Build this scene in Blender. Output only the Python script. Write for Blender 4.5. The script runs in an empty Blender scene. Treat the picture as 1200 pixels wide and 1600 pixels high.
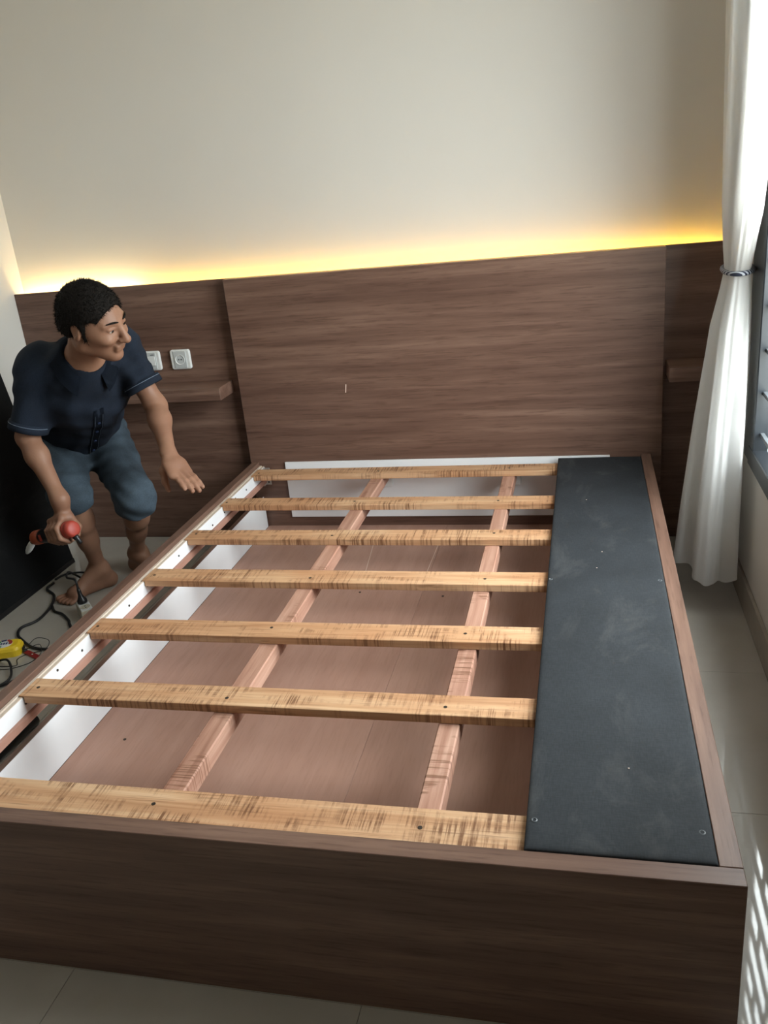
import bpy, bmesh, math, random
import numpy as np
from mathutils import Vector, Matrix
random.seed(7)
sc = bpy.context.scene
COL = sc.collection
R_ = math.radians

# ------------------------------------------------------------------ camera
def camera():
    cam = bpy.data.cameras.new('camera'); o = bpy.data.objects.new('camera', cam); COL.objects.link(o)
    yaw, pit, rol = -0.2507, -0.3683, -0.0996
    f = Vector((math.sin(yaw)*math.cos(pit), math.cos(yaw)*math.cos(pit), math.sin(pit)))
    rt = Vector((math.cos(yaw), -math.sin(yaw), 0)); up = rt.cross(f)
    R = math.cos(rol)*rt + math.sin(rol)*up
    U = -math.sin(rol)*rt + math.cos(rol)*up
    m = Matrix((R, U, -f)).transposed().to_4x4(); m.translation = Vector((1.3852, -3.2304, 1.4203))
    o.matrix_world = m
    cam.sensor_fit = 'HORIZONTAL'; cam.sensor_width = 36.0; cam.lens = 1334.72/1200*36
    cam.clip_start = 0.02; cam.clip_end = 100
    sc.camera = o
camera()

# ------------------------------------------------------------------ sky, daylight, exposure
SKY = 17.0
w = bpy.data.worlds.new('overcast_sky'); sc.world = w; w.use_nodes = True
nt = w.node_tree; nt.nodes.clear()
o_ = nt.nodes.new('ShaderNodeOutputWorld'); bg = nt.nodes.new('ShaderNodeBackground')
tc = nt.nodes.new('ShaderNodeTexCoord'); sp = nt.nodes.new('ShaderNodeSeparateXYZ'); rp = nt.nodes.new('ShaderNodeValToRGB')
nt.links.new(tc.outputs['Generated'], sp.inputs[0]); nt.links.new(sp.outputs['Z'], rp.inputs[0])
rp.color_ramp.elements[0].position = 0.0; rp.color_ramp.elements[0].color = (0.50, 0.49, 0.46, 1)
rp.color_ramp.elements[1].position = 0.06; rp.color_ramp.elements[1].color = (0.95, 0.97, 1.0, 1)
nt.links.new(rp.outputs[0], bg.inputs[0]); bg.inputs[1].default_value = SKY
nt.links.new(bg.outputs[0], o_.inputs[0])
vs = sc.view_settings
sc.display_settings.display_device = 'sRGB'
vs.view_transform = 'Standard'; vs.look = 'None'; vs.gamma = 1.0; vs.use_curve_mapping = False
vs.exposure = 0.34
# window opening in the right wall (y range, z range)
WY0, WY1, WZ0, WZ1 = -1.88, -0.50, 0.545, 2.30
XR, XL, YB, YF, ZC = 1.89, -0.97, 0.12, -5.4, 2.75
pl = bpy.data.lights.new('window_portal', 'AREA'); pl.shape = 'RECTANGLE'; pl.size = WY1-WY0; pl.size_y = WZ1-WZ0
pl.cycles.is_portal = True
po = bpy.data.objects.new('window_portal', pl); COL.objects.link(po)
po.location = (XR+0.105, (WY0+WY1)/2, (WZ0+WZ1)/2)
po.rotation_euler = (R_(90), 0, R_(90))
LED_POWER = 50.0

# ------------------------------------------------------------------ node materials
class N:
    def __init__(s, name):
        s.m = bpy.data.materials.new(name); s.m.use_nodes = True
        s.t = s.m.node_tree; s.b = s.t.nodes['Principled BSDF']; s.o = s.t.nodes['Material Output']
    def n(s, typ, **kw):
        x = s.t.nodes.new(typ)
        for k, v in kw.items():
            if k in x.inputs: x.inputs[k].default_value = v
            else: setattr(x, k, v)
        return x
    def l(s, a, b): s.t.links.new(a, b)
    def coord(s, scale=(1, 1, 1), rnd=True, loc=(0, 0, 0)):
        t = s.n('ShaderNodeTexCoord'); mp = s.n('ShaderNodeMapping'); mp.inputs['Scale'].default_value = scale
        mp.inputs['Location'].default_value = loc
        if rnd:
            oi = s.n('ShaderNodeObjectInfo'); ad = s.n('ShaderNodeVectorMath', operation='MULTIPLY_ADD')
            cb = s.n('ShaderNodeCombineXYZ')
            for i in range(3): s.l(oi.outputs['Random'], cb.inputs[i])
            ad.inputs[1].default_value = (17.3, 9.1, 5.7)
            s.l(cb.outputs[0], ad.inputs[0]); s.l(t.outputs['Object'], ad.inputs[2]); s.l(ad.outputs[0], mp.inputs['Vector'])
        else: s.l(t.outputs['Object'], mp.inputs['Vector'])
        return mp.outputs[0]
    def noise(s, vec, scale, detail=4, rough=.55, dist=0):
        x = s.n('ShaderNodeTexNoise'); x.inputs['Scale'].default_value = scale; x.inputs['Detail'].default_value = detail
        x.inputs['Roughness'].default_value = rough; x.inputs['Distortion'].default_value = dist
        s.l(vec, x.inputs['Vector']); return x.outputs['Fac']
    def ramp(s, fac, stops):
        r = s.n('ShaderNodeValToRGB'); e = r.color_ramp.elements
        while len(e) < len(stops): e.new(.5)
        for i, (p, c) in enumerate(stops):
            e[i].position = p; e[i].color = (c[0], c[1], c[2], 1) if not isinstance(c, float) else (c, c, c, 1)
        s.l(fac, r.inputs[0]); return r.outputs[0]
    def mix(s, fac, a, b, mode='MIX'):
        x = s.n('ShaderNodeMix', data_type='RGBA', blend_type=mode)
        for sock, v in ((x.inputs[0], fac), (x.inputs[6], a), (x.inputs[7], b)):
            if hasattr(v, 'is_output'): s.l(v, sock)
            elif isinstance(v, (int, float)): sock.default_value = v
            else: sock.default_value = (*v, 1)
        return x.outputs[2]
    def math(s, op, a, b=0.0):
        x = s.n('ShaderNodeMath', operation=op)
        for i, v in enumerate((a, b)):
            if hasattr(v, 'is_output'): s.l(v, x.inputs[i])
            else: x.inputs[i].default_value = v
        return x.outputs[0]
    def bump(s, h, strength=.2, dist=.002):
        b = s.n('ShaderNodeBump'); b.inputs['Strength'].default_value = strength; b.inputs['Distance'].default_value = dist
        s.l(h, b.inputs['Height']); s.l(b.outputs[0], s.b.inputs['Normal'])
    def base(s, c):
        if hasattr(c, 'is_output'): s.l(c, s.b.inputs['Base Color'])
        else: s.b.inputs['Base Color'].default_value = (*c, 1)
    def set(s, rough=.5, spec=.5, metal=0.0):
        s.b.inputs['Roughness'].default_value = rough; s.b.inputs['Specular IOR Level'].default_value = spec
        s.b.inputs['Metallic'].default_value = metal; return s.m

def plain(name, c, rough=.5, spec=.5, metal=0.0, var=.06):
    k = N(name); v = k.coord(rnd=False)
    f = k.noise(v, 14, 3)
    c2 = tuple(min(1, x*(1+var)) for x in c); c1 = tuple(x*(1-var) for x in c)
    k.base(k.ramp(f, [(.3, c1), (.7, c2)])); return k.set(rough, spec, metal)

def laminate(name, axis, dark=(.105, .055, .040), mid=(.166, .094, .068), light=(.245, .148, .109), rough=.36):
    k = N(name)
    s1 = [6.5]*3; s1[axis] = .55
    v = k.coord(tuple(s1), True)
    a = k.noise(v, 1.3, 6, .62, .9)
    s2 = [60.0]*3; s2[axis] = 1.8
    b = k.noise(k.coord(tuple(s2), True), 1.0, 5, .65, .15)
    s3 = [150.0]*3; s3[axis] = 9
    c = k.noise(k.coord(tuple(s3), True), 1.0, 3, .6)
    wv = k.n('ShaderNodeTexWave', wave_type='BANDS', bands_direction='Z' if axis != 2 else 'X'); s4 = [1.0]*3; s4[axis] = .16
    wv.inputs['Scale'].default_value = 4.0; wv.inputs['Distortion'].default_value = 9.0; wv.inputs['Detail'].default_value = 3.0; wv.inputs['Detail Scale'].default_value = 1.6
    k.l(k.coord(tuple(s4), True), wv.inputs['Vector'])
    f = k.math('ADD', k.math('MULTIPLY', a, .52), k.math('MULTIPLY', b, .36)); f = k.math('ADD', f, k.math('MULTIPLY', wv.outputs['Fac'], .07))
    col = k.ramp(f, [(.34, dark), (.50, mid), (.64, light)])
    pores = k.ramp(c, [(.34, (.62, .58, .56)), (.46, (1, 1, 1))])
    col = k.mix(.65, col, pores, 'MULTIPLY')
    k.base(col); k.bump(c, .12, .0006)
    return k.set(rough, .42)

def pine(name, saw=.55):
    k = N(name)
    g = k.noise(k.coord((1.6, 34, 34)), 1.0, 5, .6, .7)
    g2 = k.noise(k.coord((5, 170, 170)), 1.0, 3, .6)
    col = k.ramp(g, [(.25, (.37, .18, .088)), (.48, (.57, .335, .185)), (.72, (.70, .475, .295))])
    big = k.noise(k.coord((3.0, 3, 3)), 1.0, 2)
    col = k.mix(k.ramp(big, [(.40, 0.0), (.68, .65)]), col, (.50, .24, .115))
    col = k.mix(.35, col, k.ramp(g2, [(.3, (.7, .6, .5)), (.6, (1, 1, 1))]), 'MULTIPLY')
    st = k.noise(k.coord((150, 5, 3)), 1.0, 4, .7)
    pat = k.noise(k.coord((7, 16, 3), True, (3, 1, 0)), 1.0, 4, .6)
    mk = k.math('MULTIPLY', k.ramp(st, [(.47, 0.0), (.58, 1.0)]), k.ramp(pat, [(.44, 0.0), (.60, 1.0)]))
    col = k.mix(k.math('MULTIPLY', mk, saw*1.65), col, (.165, .070, .032))
    ln = k.noise(k.coord((6, 260, 60), True, (1, 7, 0)), 1.0, 3, .6)
    col = k.mix(k.math('MULTIPLY', k.ramp(ln, [(.60, 0.0), (.66, 1.0)]), saw*.8), col, (.17, .075, .035))
    k.base(col); k.bump(k.math('ADD', g2, st), .25, .0008)
    return k.set(.62, .3)

def ply(name, c1, c2, axis=1):
    k = N(name)
    s = [15.0]*3; s[axis] = 1.2
    a = k.noise(k.coord(tuple(s), True), 1, 5, .6, .4)
    b = k.noise(k.coord((2.2, 1.4, 2), True), 1, 3)
    s = [190.0]*3; s[axis] = 14
    p = k.noise(k.coord(tuple(s), True), 1, 3)
    col = k.ramp(k.math('ADD', k.math('MULTIPLY', a, .5), k.math('MULTIPLY', b, .5)), [(.30, c1), (.68, c2)])
    col = k.mix(.22, col, k.ramp(p, [(.34, (.72, .66, .62)), (.5, (1, 1, 1))]), 'MULTIPLY')
    k.base(col); return k.set(.5, .35)

M = {}
M['lam_x'] = laminate('walnut_laminate_grain_across', 0)
M['lam_y'] = laminate('walnut_laminate_grain_along', 1)
M['pine'] = pine('rough_sawn_pine')
def joist_mat():
    k = N('planed_red_timber')
    g = k.noise(k.coord((40, 1.8, 40)), 1.0, 5, .6, .6)
    col = k.ramp(g, [(.28, (.27, .125, .085)), (.5, (.41, .22, .155)), (.72, (.54, .33, .245))])
    st = k.noise(k.coord((5, 130, 3)), 1.0, 4, .7); pat = k.noise(k.coord((9, 5, 3), True, (3, 1, 0)), 1.0, 3, .6)
    mk = k.math('MULTIPLY', k.ramp(st, [(.50, 0.0), (.57, 1.0)]), k.ramp(pat, [(.52, 0.0), (.58, 1.0)]))
    k.base(k.mix(k.math('MULTIPLY', mk, .7), col, (.15, .06, .03))); return k.set(.6, .3)
M['joist'] = joist_mat()
M['ply'] = ply('red_plywood', (.36, .195, .145), (.50, .305, .235))
M['raw_edge'] = ply('raw_board_edge', (.50, .40, .32), (.72, .62, .53))
M['ledger'] = ply('red_batten_wood', (.30, .14, .10), (.46, .26, .20))
M['melamine'] = plain('white_melamine', (.80, .81, .83), .30, .5, var=.015)
def wall_mat():
    k = N('cream_wall_paint'); v = k.coord(rnd=False)
    k.base(k.ramp(k.noise(v, 1.3, 4), [(.3, (.67, .645, .605)), (.7, (.70, .675, .635))]))
    k.bump(k.noise(v, 60, 3), .05, .002); return k.set(.6, .3)
M['wall'] = wall_mat()
M['ceiling'] = plain('white_ceiling_paint', (.80, .79, .76), .8, .2, var=.02)
def tile_mat():
    k = N('polished_beige_tile'); v = k.coord(rnd=True)
    f = k.noise(v, 5, 6, .6)
    k.base(k.ramp(f, [(.3, (.43, .395, .345)), (.7, (.48, .445, .395))]))
    k.bump(k.noise(k.coord(rnd=False), 5, 2), .03, .002)
    return k.set(.035, .5)
M['tile'] = tile_mat()
M['grout'] = plain('grey_grout', (.40, .37, .32), .9, .1)
M['skirting'] = plain('beige_skirting_tile', (.34, .30, .25), .25, .5)
def cloth(name, c, weave=900, rough=.85, dust=0.0, var=.2):
    k = N(name); v = k.coord(rnd=False)
    a = k.noise(v, 6, 4); 
    x = k.noise(k.coord((weave, weave*.15, weave*.3), False), 1, 2); y = k.noise(k.coord((weave*.15, weave, weave*.3), False), 1, 2)
    t = k.math('MULTIPLY', x, y)
    col = k.ramp(a, [(.3, tuple(q*(1-var) for q in c)), (.7, tuple(q*(1+var) for q in c))])
    col = k.mix(.5, col, k.ramp(t, [(.12, (.6, .6, .6)), (.36, (1.25, 1.25, 1.25))]), 'MULTIPLY')
    if dust:
        d = k.noise(k.coord((7, 3, 5), False), 1, 6, .7, .6)
        col = k.mix(k.math('MULTIPLY', k.ramp(d, [(.52, 0.0), (.78, 1.0)]), dust), col, (.30, .29, .27))
    k.base(col); k.bump(t, .3, .0008); return k.set(rough, .25)
M['black_cloth'] = cloth('black_platform_fabric', (.0215, .0245, .0285), 420, .8, .12)
M['black_cloth_shaded'] = cloth('black_fabric_shade_darkened', (.005, .0055, .006), 420, .8, .05)  # platform fabric again, the shade by the left wall put into its colour
M['denim_dark'] = cloth('dark_denim', (.0105, .016, .028), 700, .9, 0, .35)
M['denim'] = cloth('faded_denim', (.043, .060, .078), 700, .9, 0, .6)
def skin_mat():
    k = N('tan_skin'); v = k.coord(rnd=False)
    f = k.noise(v, 9, 4); 
    k.base(k.ramp(f, [(.3, (.235, .115, .072)), (.7, (.31, .165, .105))]))
    k.bump(k.noise(v, 260, 3), .12, .001)
    k.b.inputs['Subsurface Weight'].default_value = .06; k.b.inputs['Subsurface Radius'].default_value = (.01, .004, .002)
    return k.set(.5, .35)
M['skin'] = skin_mat()
def hair_mat():
    k = N('black_hair'); v = k.coord(rnd=False)
    f = k.noise(v, 220, 3); k.base(k.ramp(f, [(.3, (.004, .0033, .003)), (.7, (.013, .010, .008))])); k.bump(f, .8, .004)
    return k.set(.75, .15)
M['hair'] = hair_mat()
M['lips'] = plain('lip_skin', (.24, .095, .075), .45)
M['eye_white'] = plain('eye_white', (.6, .56, .5), .25)
M['eye_dark'] = plain('eye_iris', (.015, .010, .008), .15)
M['white_plastic'] = plain('white_plastic', (.74, .75, .74), .3, var=.02)
M['grey_plastic'] = plain('light_grey_plastic', (.52, .54, .54), .35, var=.02)
M['cream_plastic'] = plain('aged_cream_plastic', (.55, .50, .40), .4)
M['black_plastic'] = plain('black_plastic', (.012, .012, .013), .35)
M['rubber'] = plain('black_rubber_cable', (.014, .014, .015), .5)
M['red_plastic'] = plain('red_plastic', (.36, .045, .028), .5)
M['dark_red'] = plain('dark_red_plastic', (.26, .02, .02), .35)
M['orange'] = plain('orange_plastic', (.40, .085, .035), .5)
M['yellow'] = plain('yellow_plastic', (.80, .55, .025), .35)
M['green'] = plain('green_print', (.02, .22, .08), .4)
M['navy'] = plain('navy_print', (.03, .05, .13), .4)
M['metal'] = plain('dull_metal', (.62, .62, .60), .35, .5, .9)
M['screw'] = plain('dark_screw', (.025, .017, .012), .5)
M['frame'] = plain('charcoal_window_frame', (.017, .021, .026), .35, var=.1)
M['grille'] = plain('grey_painted_iron', (.10, .11, .12), .4, var=.15)
M['chalk'] = plain('pale_scratch', (.68, .52, .44), .8)
M['thread'] = plain('pale_stitching', (.12, .155, .21), .8)
def curtain_mat():
    k = N('white_curtain_cloth'); v = k.coord((1, 1, .5), False)
    x = k.noise(k.coord((500, 500, 60), False), 1, 2)
    col = k.ramp(k.noise(v, 5, 4), [(.3, (.87, .87, .86)), (.7, (.91, .91, .90))])
    k.base(col); k.bump(x, .15, .001); k.set(.9, .1)
    tr = k.n('ShaderNodeBsdfTranslucent'); k.l(col, tr.inputs['Color'])
    mx = k.n('ShaderNodeMixShader'); mx.inputs[0].default_value = .55
    k.l(k.b.outputs[0], mx.inputs[1]); k.l(tr.outputs[0], mx.inputs[2]); k.l(mx.outputs[0], k.o.inputs['Surface'])
    return k.m
M['curtain'] = curtain_mat()
def rope_mat():
    k = N('navy_white_rope'); w_ = k.n('ShaderNodeTexWave', wave_type='BANDS', bands_direction='DIAGONAL'); w_.inputs['Scale'].default_value = 38
    k.l(k.coord(rnd=False), w_.inputs['Vector'])
    k.base(k.ramp(w_.outputs['Fac'], [(.45, (.02, .025, .05)), (.6, (.45, .47, .52))])); return k.set(.8)
M['rope'] = rope_mat()
def glass_mat():
    k = N('window_glass'); t = k.n('ShaderNodeBsdfTransparent'); g = k.n('ShaderNodeBsdfGlossy'); g.inputs['Roughness'].default_value = .02
    t.inputs['Color'].default_value = (.93, .96, .95, 1)
    mx = k.n('ShaderNodeMixShader'); mx.inputs[0].default_value = .06
    k.l(t.outputs[0], mx.inputs[1]); k.l(g.outputs[0], mx.inputs[2]); k.l(mx.outputs[0], k.o.inputs['Surface']); return k.m
M['glass'] = glass_mat()
def emit(name, c, s):
    k = N(name); k.base((.8, .6, .3)); k.b.inputs['Emission Color'].default_value = (*c, 1); k.b.inputs['Emission Strength'].default_value = s; return k.m
M['led_warm'] = emit('led_warm_yellow', (1.0, .58, .075), LED_POWER)
M['led_bright'] = emit('led_warm_white', (1.0, .72, .30), LED_POWER*2.2)
M['led_tape'] = plain('led_tape_backing', (.7, .6, .4), .5)

# ------------------------------------------------------------------ geometry helpers
BASE = {}
def thing(name, loc, label=None, cat=None, group=None):
    o = bpy.data.objects.new(name, None); COL.objects.link(o); o.location = loc; o.empty_display_size = .05
    BASE[o.name] = Vector(loc)
    if label: o['label'] = label
    if cat: o['category'] = cat
    if group: o['group'] = group
    return o
WORLD = {}
def origin(o): return WORLD.get(o.name, BASE.get(o.name, Vector((0, 0, 0)))) if o else Vector((0, 0, 0))
def obj(name, bm, mat, parent=None, smooth=False, label=None, cat=None, kind=None, group=None, base=None, mats=None):
    """bm is in world coordinates; the mesh is stored relative to its own base point."""
    if base is None:
        lo = Vector([min(v.co[i] for v in bm.verts) for i in range(3)]); hi = Vector([max(v.co[i] for v in bm.verts) for i in range(3)])
        base = Vector(((lo.x+hi.x)/2, (lo.y+hi.y)/2, lo.z))
    base = Vector(base)
    bmesh.ops.translate(bm, vec=-base, verts=bm.verts)
    me = bpy.data.meshes.new(name); bm.to_mesh(me); bm.free()
    for mm in (mats or [mat]): me.materials.append(mm)
    if smooth:
        me.polygons.foreach_set('use_smooth', [True]*len(me.polygons))
    o = bpy.data.objects.new(name, me); COL.objects.link(o)
    if parent: o.parent = parent
    o.location = base - origin(parent); WORLD[o.name] = base
    for k, v in (('label', label), ('category', cat), ('kind', kind), ('group', group)):
        if v: o[k] = v
    return o
def box(x0, x1, y0, y1, z0, z1, bev=.0015, seg=1, bm=None):
    t = bmesh.new()
    bmesh.ops.create_cube(t, size=1)
    bmesh.ops.scale(t, vec=(x1-x0, y1-y0, z1-z0), verts=t.verts)
    bmesh.ops.translate(t, vec=((x0+x1)/2, (y0+y1)/2, (z0+z1)/2), verts=t.verts)
    if bev: bmesh.ops.bevel(t, geom=t.edges[:], offset=bev, segments=seg, affect='EDGES', profile=.6)
    return join(bm, t)
def join(bm, t):
    if bm is None: return t
    me = bpy.data.meshes.new('tmp'); t.to_mesh(me); t.free(); bm.from_mesh(me); bpy.data.meshes.remove(me); return bm
def xform(bm, m): bmesh.ops.transform(bm, matrix=m, verts=bm.verts); return bm
def frame_m(loc, x, z):
    z = Vector(z).normalized(); x = Vector(x); x = (x - z*x.dot(z)).normalized(); y = z.cross(x)
    m = Matrix((x, y, z)).transposed().to_4x4(); m.translation = Vector(loc); return m
def lathe(profile, loc, axis, seg=24, bm=None):
    """profile: (r, t) pairs along axis"""
    t = bmesh.new(); a = Vector(axis).normalized(); h = Vector((0, 0, 1)) if abs(a.z) < .9 else Vector((1, 0, 0))
    u = a.cross(h).normalized(); v = a.cross(u); loc = Vector(loc); rings = []
    for r, d in profile:
        if r < 1e-6: rings.append([t.verts.new(loc+a*d)])
        else: rings.append([t.verts.new(loc+a*d+(u*math.cos(2*math.pi*i/seg)+v*math.sin(2*math.pi*i/seg))*r) for i in range(seg)])
    for A, B in zip(rings, rings[1:]):
        for i in range(seg):
            j = (i+1) % seg
            if len(A) == 1 and len(B) == 1: continue
            if len(A) == 1: t.faces.new((A[0], B[j], B[i]))
            elif len(B) == 1: t.faces.new((A[i], A[j], B[0]))
            else: t.faces.new((A[i], A[j], B[j], B[i]))
    for Rg, rev in ((rings[0], False), (rings[-1], True)):
        if len(Rg) > 1: t.faces.new(Rg[::-1] if not rev else Rg)
    bmesh.ops.recalc_face_normals(t, faces=t.faces)
    return join(bm, t)
def catmull(P, n=8):
    P = [Vector(p) for p in P]; Q = [P[0]*2-P[1]]+P+[P[-1]*2-P[-2]]; out = []
    for i in range(1, len(Q)-2):
        for k in range(n):
            t = k/n; a, b, c, d = Q[i-1:i+3]
            out.append(.5*((2*b)+(c-a)*t+(2*a-5*b+4*c-d)*t*t+(3*b-a-3*c+d)*t**3))
    out.append(P[-1]); return out
def tube(P, r, seg=8, n=8, bm=None):
    P = catmull(P, n) if n > 1 else [Vector(p) for p in P]; t = bmesh.new(); rings = []; up = None
    for i, p in enumerate(P):
        d = (P[min(i+1, len(P)-1)]-P[max(i-1, 0)]).normalized()
        if up is None: up = Vector((0, 0, 1)) if abs(d.z) < .9 else Vector((1, 0, 0))
        s = d.cross(up).normalized(); up = s.cross(d).normalized(); rr = r(i/(len(P)-1)) if callable(r) else r
        rings.append([t.verts.new(p+(s*math.cos(2*math.pi*k/seg)+up*math.sin(2*math.pi*k/seg))*rr) for k in range(seg)])
    for A, B in zip(rings, rings[1:]):
        for i in range(seg): t.faces.new((A[i], A[(i+1) % seg], B[(i+1) % seg], B[i]))
    t.faces.new(rings[0][::-1]); t.faces.new(rings[-1])
    bmesh.ops.recalc_face_normals(t, faces=t.faces)
    return join(bm, t)
def rounded_slab(wx, wy, th, r, seg=5, dome=.0):
    """slab in local xy, thickness along +z from 0, rounded corners and softened rim"""
    t = bmesh.new(); pts = []
    for cx, cy, a0 in ((wx/2-r, wy/2-r, 0), (-wx/2+r, wy/2-r, 90), (-wx/2+r, -wy/2+r, 180), (wx/2-r, -wy/2+r, 270)):
        for k in range(seg+1):
            a = R_(a0+90*k/seg); pts.append((cx, cy, math.cos(a), math.sin(a)))
    rings = []
    for inset, z in ((0, 0), (0, th*.6), (th*.12, th*.85), (th*.35, th)):
        rings.append([t.verts.new((cx+c*(r-inset), cy+s*(r-inset), z)) for cx, cy, c, s in pts])
    for A, B in zip(rings, rings[1:]):
        for i in range(len(pts)):
            j = (i+1) % len(pts); t.faces.new((A[i], A[j], B[j], B[i]))
    t.faces.new(rings[0][::-1]); t.faces.new(rings[-1]); return t

# ------------------------------------------------------------------ signed-distance sculpting (used for the man)
class SDF:
    def __init__(s, lo, hi, h):
        s.lo = np.array(lo, float); s.h = h; s.n = np.ceil((np.array(hi)-s.lo)/h).astype(int)+1
        s.D = np.full(s.n, .3, np.float32); s.ax = [s.lo[i]+h*np.arange(s.n[i]) for i in range(3)]
    def sub(s, lo, hi):
        a = np.clip(np.floor((np.array(lo)-s.lo)/s.h).astype(int), 0, s.n); b = np.clip(np.ceil((np.array(hi)-s.lo)/s.h).astype(int)+1, 0, s.n)
        sl = tuple(slice(a[i], b[i]) for i in range(3))
        return sl, np.meshgrid(*[s.ax[i][sl[i]].astype(np.float32) for i in range(3)], indexing='ij')
    def put(s, sl, d, k, op='add'):
        A = s.D[sl]
        if op == 'add':
            hh = np.maximum(k-np.abs(A-d), 0)/k; s.D[sl] = np.minimum(A, d)-hh*hh*k*.25
        else:
            d = -d; hh = np.maximum(k-np.abs(A-d), 0)/k; s.D[sl] = np.maximum(A, d)+hh*hh*k*.25
    def cap(s, a, b, r1, r2, k=.02, flat=None, op='add', sq=1.0):
        a = np.array(a, float); b = np.array(b, float); m = max(r1, r2)*max(1, 1)+k+.02
        sl, (X, Y, Z) = s.sub(np.minimum(a, b)-m, np.maximum(a, b)+m)
        if X.size == 0: return
        d = b-a; L = max(d@d, 1e-9); px, py, pz = X-a[0], Y-a[1], Z-a[2]
        t = np.clip((px*d[0]+py*d[1]+pz*d[2])/L, 0, 1)
        qx, qy, qz = px-t*d[0], py-t*d[1], pz-t*d[2]
        if flat is not None:
            n = np.array(flat, float); n /= np.linalg.norm(n); e = (qx*n[0]+qy*n[1]+qz*n[2])*(sq-1)
            qx, qy, qz = qx+e*n[0], qy+e*n[1], qz+e*n[2]
        s.put(sl, np.sqrt(qx*qx+qy*qy+qz*qz)-(r1+(r2-r1)*t), k, op)
    def ell(s, c, axes, rad, k=.02, op='add', clip=None):
        """axes: 3 orthonormal vectors, rad: 3 radii; clip: list of (point, normal) keeping the side normal points to"""
        c = np.array(c, float); m = max(rad)+k+.02
        sl, (X, Y, Z) = s.sub(c-m, c+m); px, py, pz = X-c[0], Y-c[1], Z-c[2]; q = 0; g = 0
        for ax, r in zip(axes, rad):
            u = px*ax[0]+py*ax[1]+pz*ax[2]; q = q+(u/r)**2; g = g+(u/r**2)**2
        q = np.sqrt(q); d = q*(q-1)/np.maximum(np.sqrt(g), 1e-6)
        if clip:
            for p, n in clip: d = np.maximum(d, -((X-p[0])*n[0]+(Y-p[1])*n[1]+(Z-p[2])*n[2]))
        s.put(sl, d, k, op)
    def cut(s, p, n, lo=None, hi=None):
        """remove the side the normal points to, within a box"""
        sl, (X, Y, Z) = s.sub(lo if lo is not None else s.lo, hi if hi is not None else s.lo+s.h*s.n)
        s.D[sl] = np.maximum(s.D[sl], (X-p[0])*n[0]+(Y-p[1])*n[1]+(Z-p[2])*n[2])
    def warp(s, fn):
        X, Y, Z = np.meshgrid(*[a.astype(np.float32) for a in s.ax], indexing='ij'); near = np.abs(s.D) < .03
        s.D[near] += fn(X[near], Y[near], Z[near]).astype(np.float32)
    def mesh(s):
        D = s.D; D[0], D[-1], D[:, 0], D[:, -1], D[:, :, 0], D[:, :, -1] = .1, .1, .1, .1, .1, .1
        I = D < 0; n = D.shape
        c = np.zeros(tuple(x-1 for x in n), np.int8)
        for i in (0, 1):
            for j in (0, 1):
                for k in (0, 1): c += I[i:n[0]-1+i, j:n[1]-1+j, k:n[2]-1+k]
        cells = np.argwhere((c > 0) & (c < 8)); idx = np.full(c.shape, -1, np.int32); idx[tuple(cells.T)] = np.arange(len(cells))
        acc = np.zeros((len(cells), 3)); cnt = np.zeros(len(cells))
        for ax in range(3):
            o1, o2 = [q for q in range(3) if q != ax]
            for i in (0, 1):
                for j in (0, 1):
                    A = cells.copy(); A[:, o1] += i; A[:, o2] += j; B = A.copy(); B[:, ax] += 1
                    da = D[tuple(A.T)].astype(float); db = D[tuple(B.T)].astype(float); m = (da < 0) != (db < 0)
                    t = da[m]/(da[m]-db[m]); p = A[m].astype(float); p[:, ax] += t; acc[m] += p; cnt[m] += 1
        V = s.lo+s.h*(acc/cnt[:, None]); F = []
        for ax in range(3):
            o1, o2 = (ax+1) % 3, (ax+2) % 3
            sl0 = [slice(None)]*3; sl1 = [slice(None)]*3; sl0[ax] = slice(0, -1); sl1[ax] = slice(1, None)
            a, b = I[tuple(sl0)], I[tuple(sl1)]; E = np.argwhere(a != b)
            E = E[(E[:, o1] > 0) & (E[:, o2] > 0)]
            q = []
            for i, j in ((0, 0), (1, 0), (1, 1), (0, 1)):
                C = E.copy(); C[:, o1] -= i; C[:, o2] -= j; q.append(idx[tuple(C.T)])
            Q = np.stack(q, 1); fl = a[tuple(E.T)]; Q[~fl] = Q[~fl][:, ::-1]; F.append(Q)
        F = np.concatenate(F); F = F[(F >= 0).all(1)]
        return V, F
    def obj(s, name, mat, parent, **kw):
        V, F = s.mesh(); base = Vector(kw.pop('base', (0, 0, 0)))
        me = bpy.data.meshes.new(name); me.from_pydata((V-np.array(base)).tolist(), [], F.tolist()); me.materials.append(mat)
        me.polygons.foreach_set('use_smooth', [True]*len(me.polygons)); me.update()
        o = bpy.data.objects.new(name, me); COL.objects.link(o); o.parent = parent; o.location = base-origin(parent); WORLD[o.name] = base
        for k, v in kw.items():
            if v: o[k] = v
        return o

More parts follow.
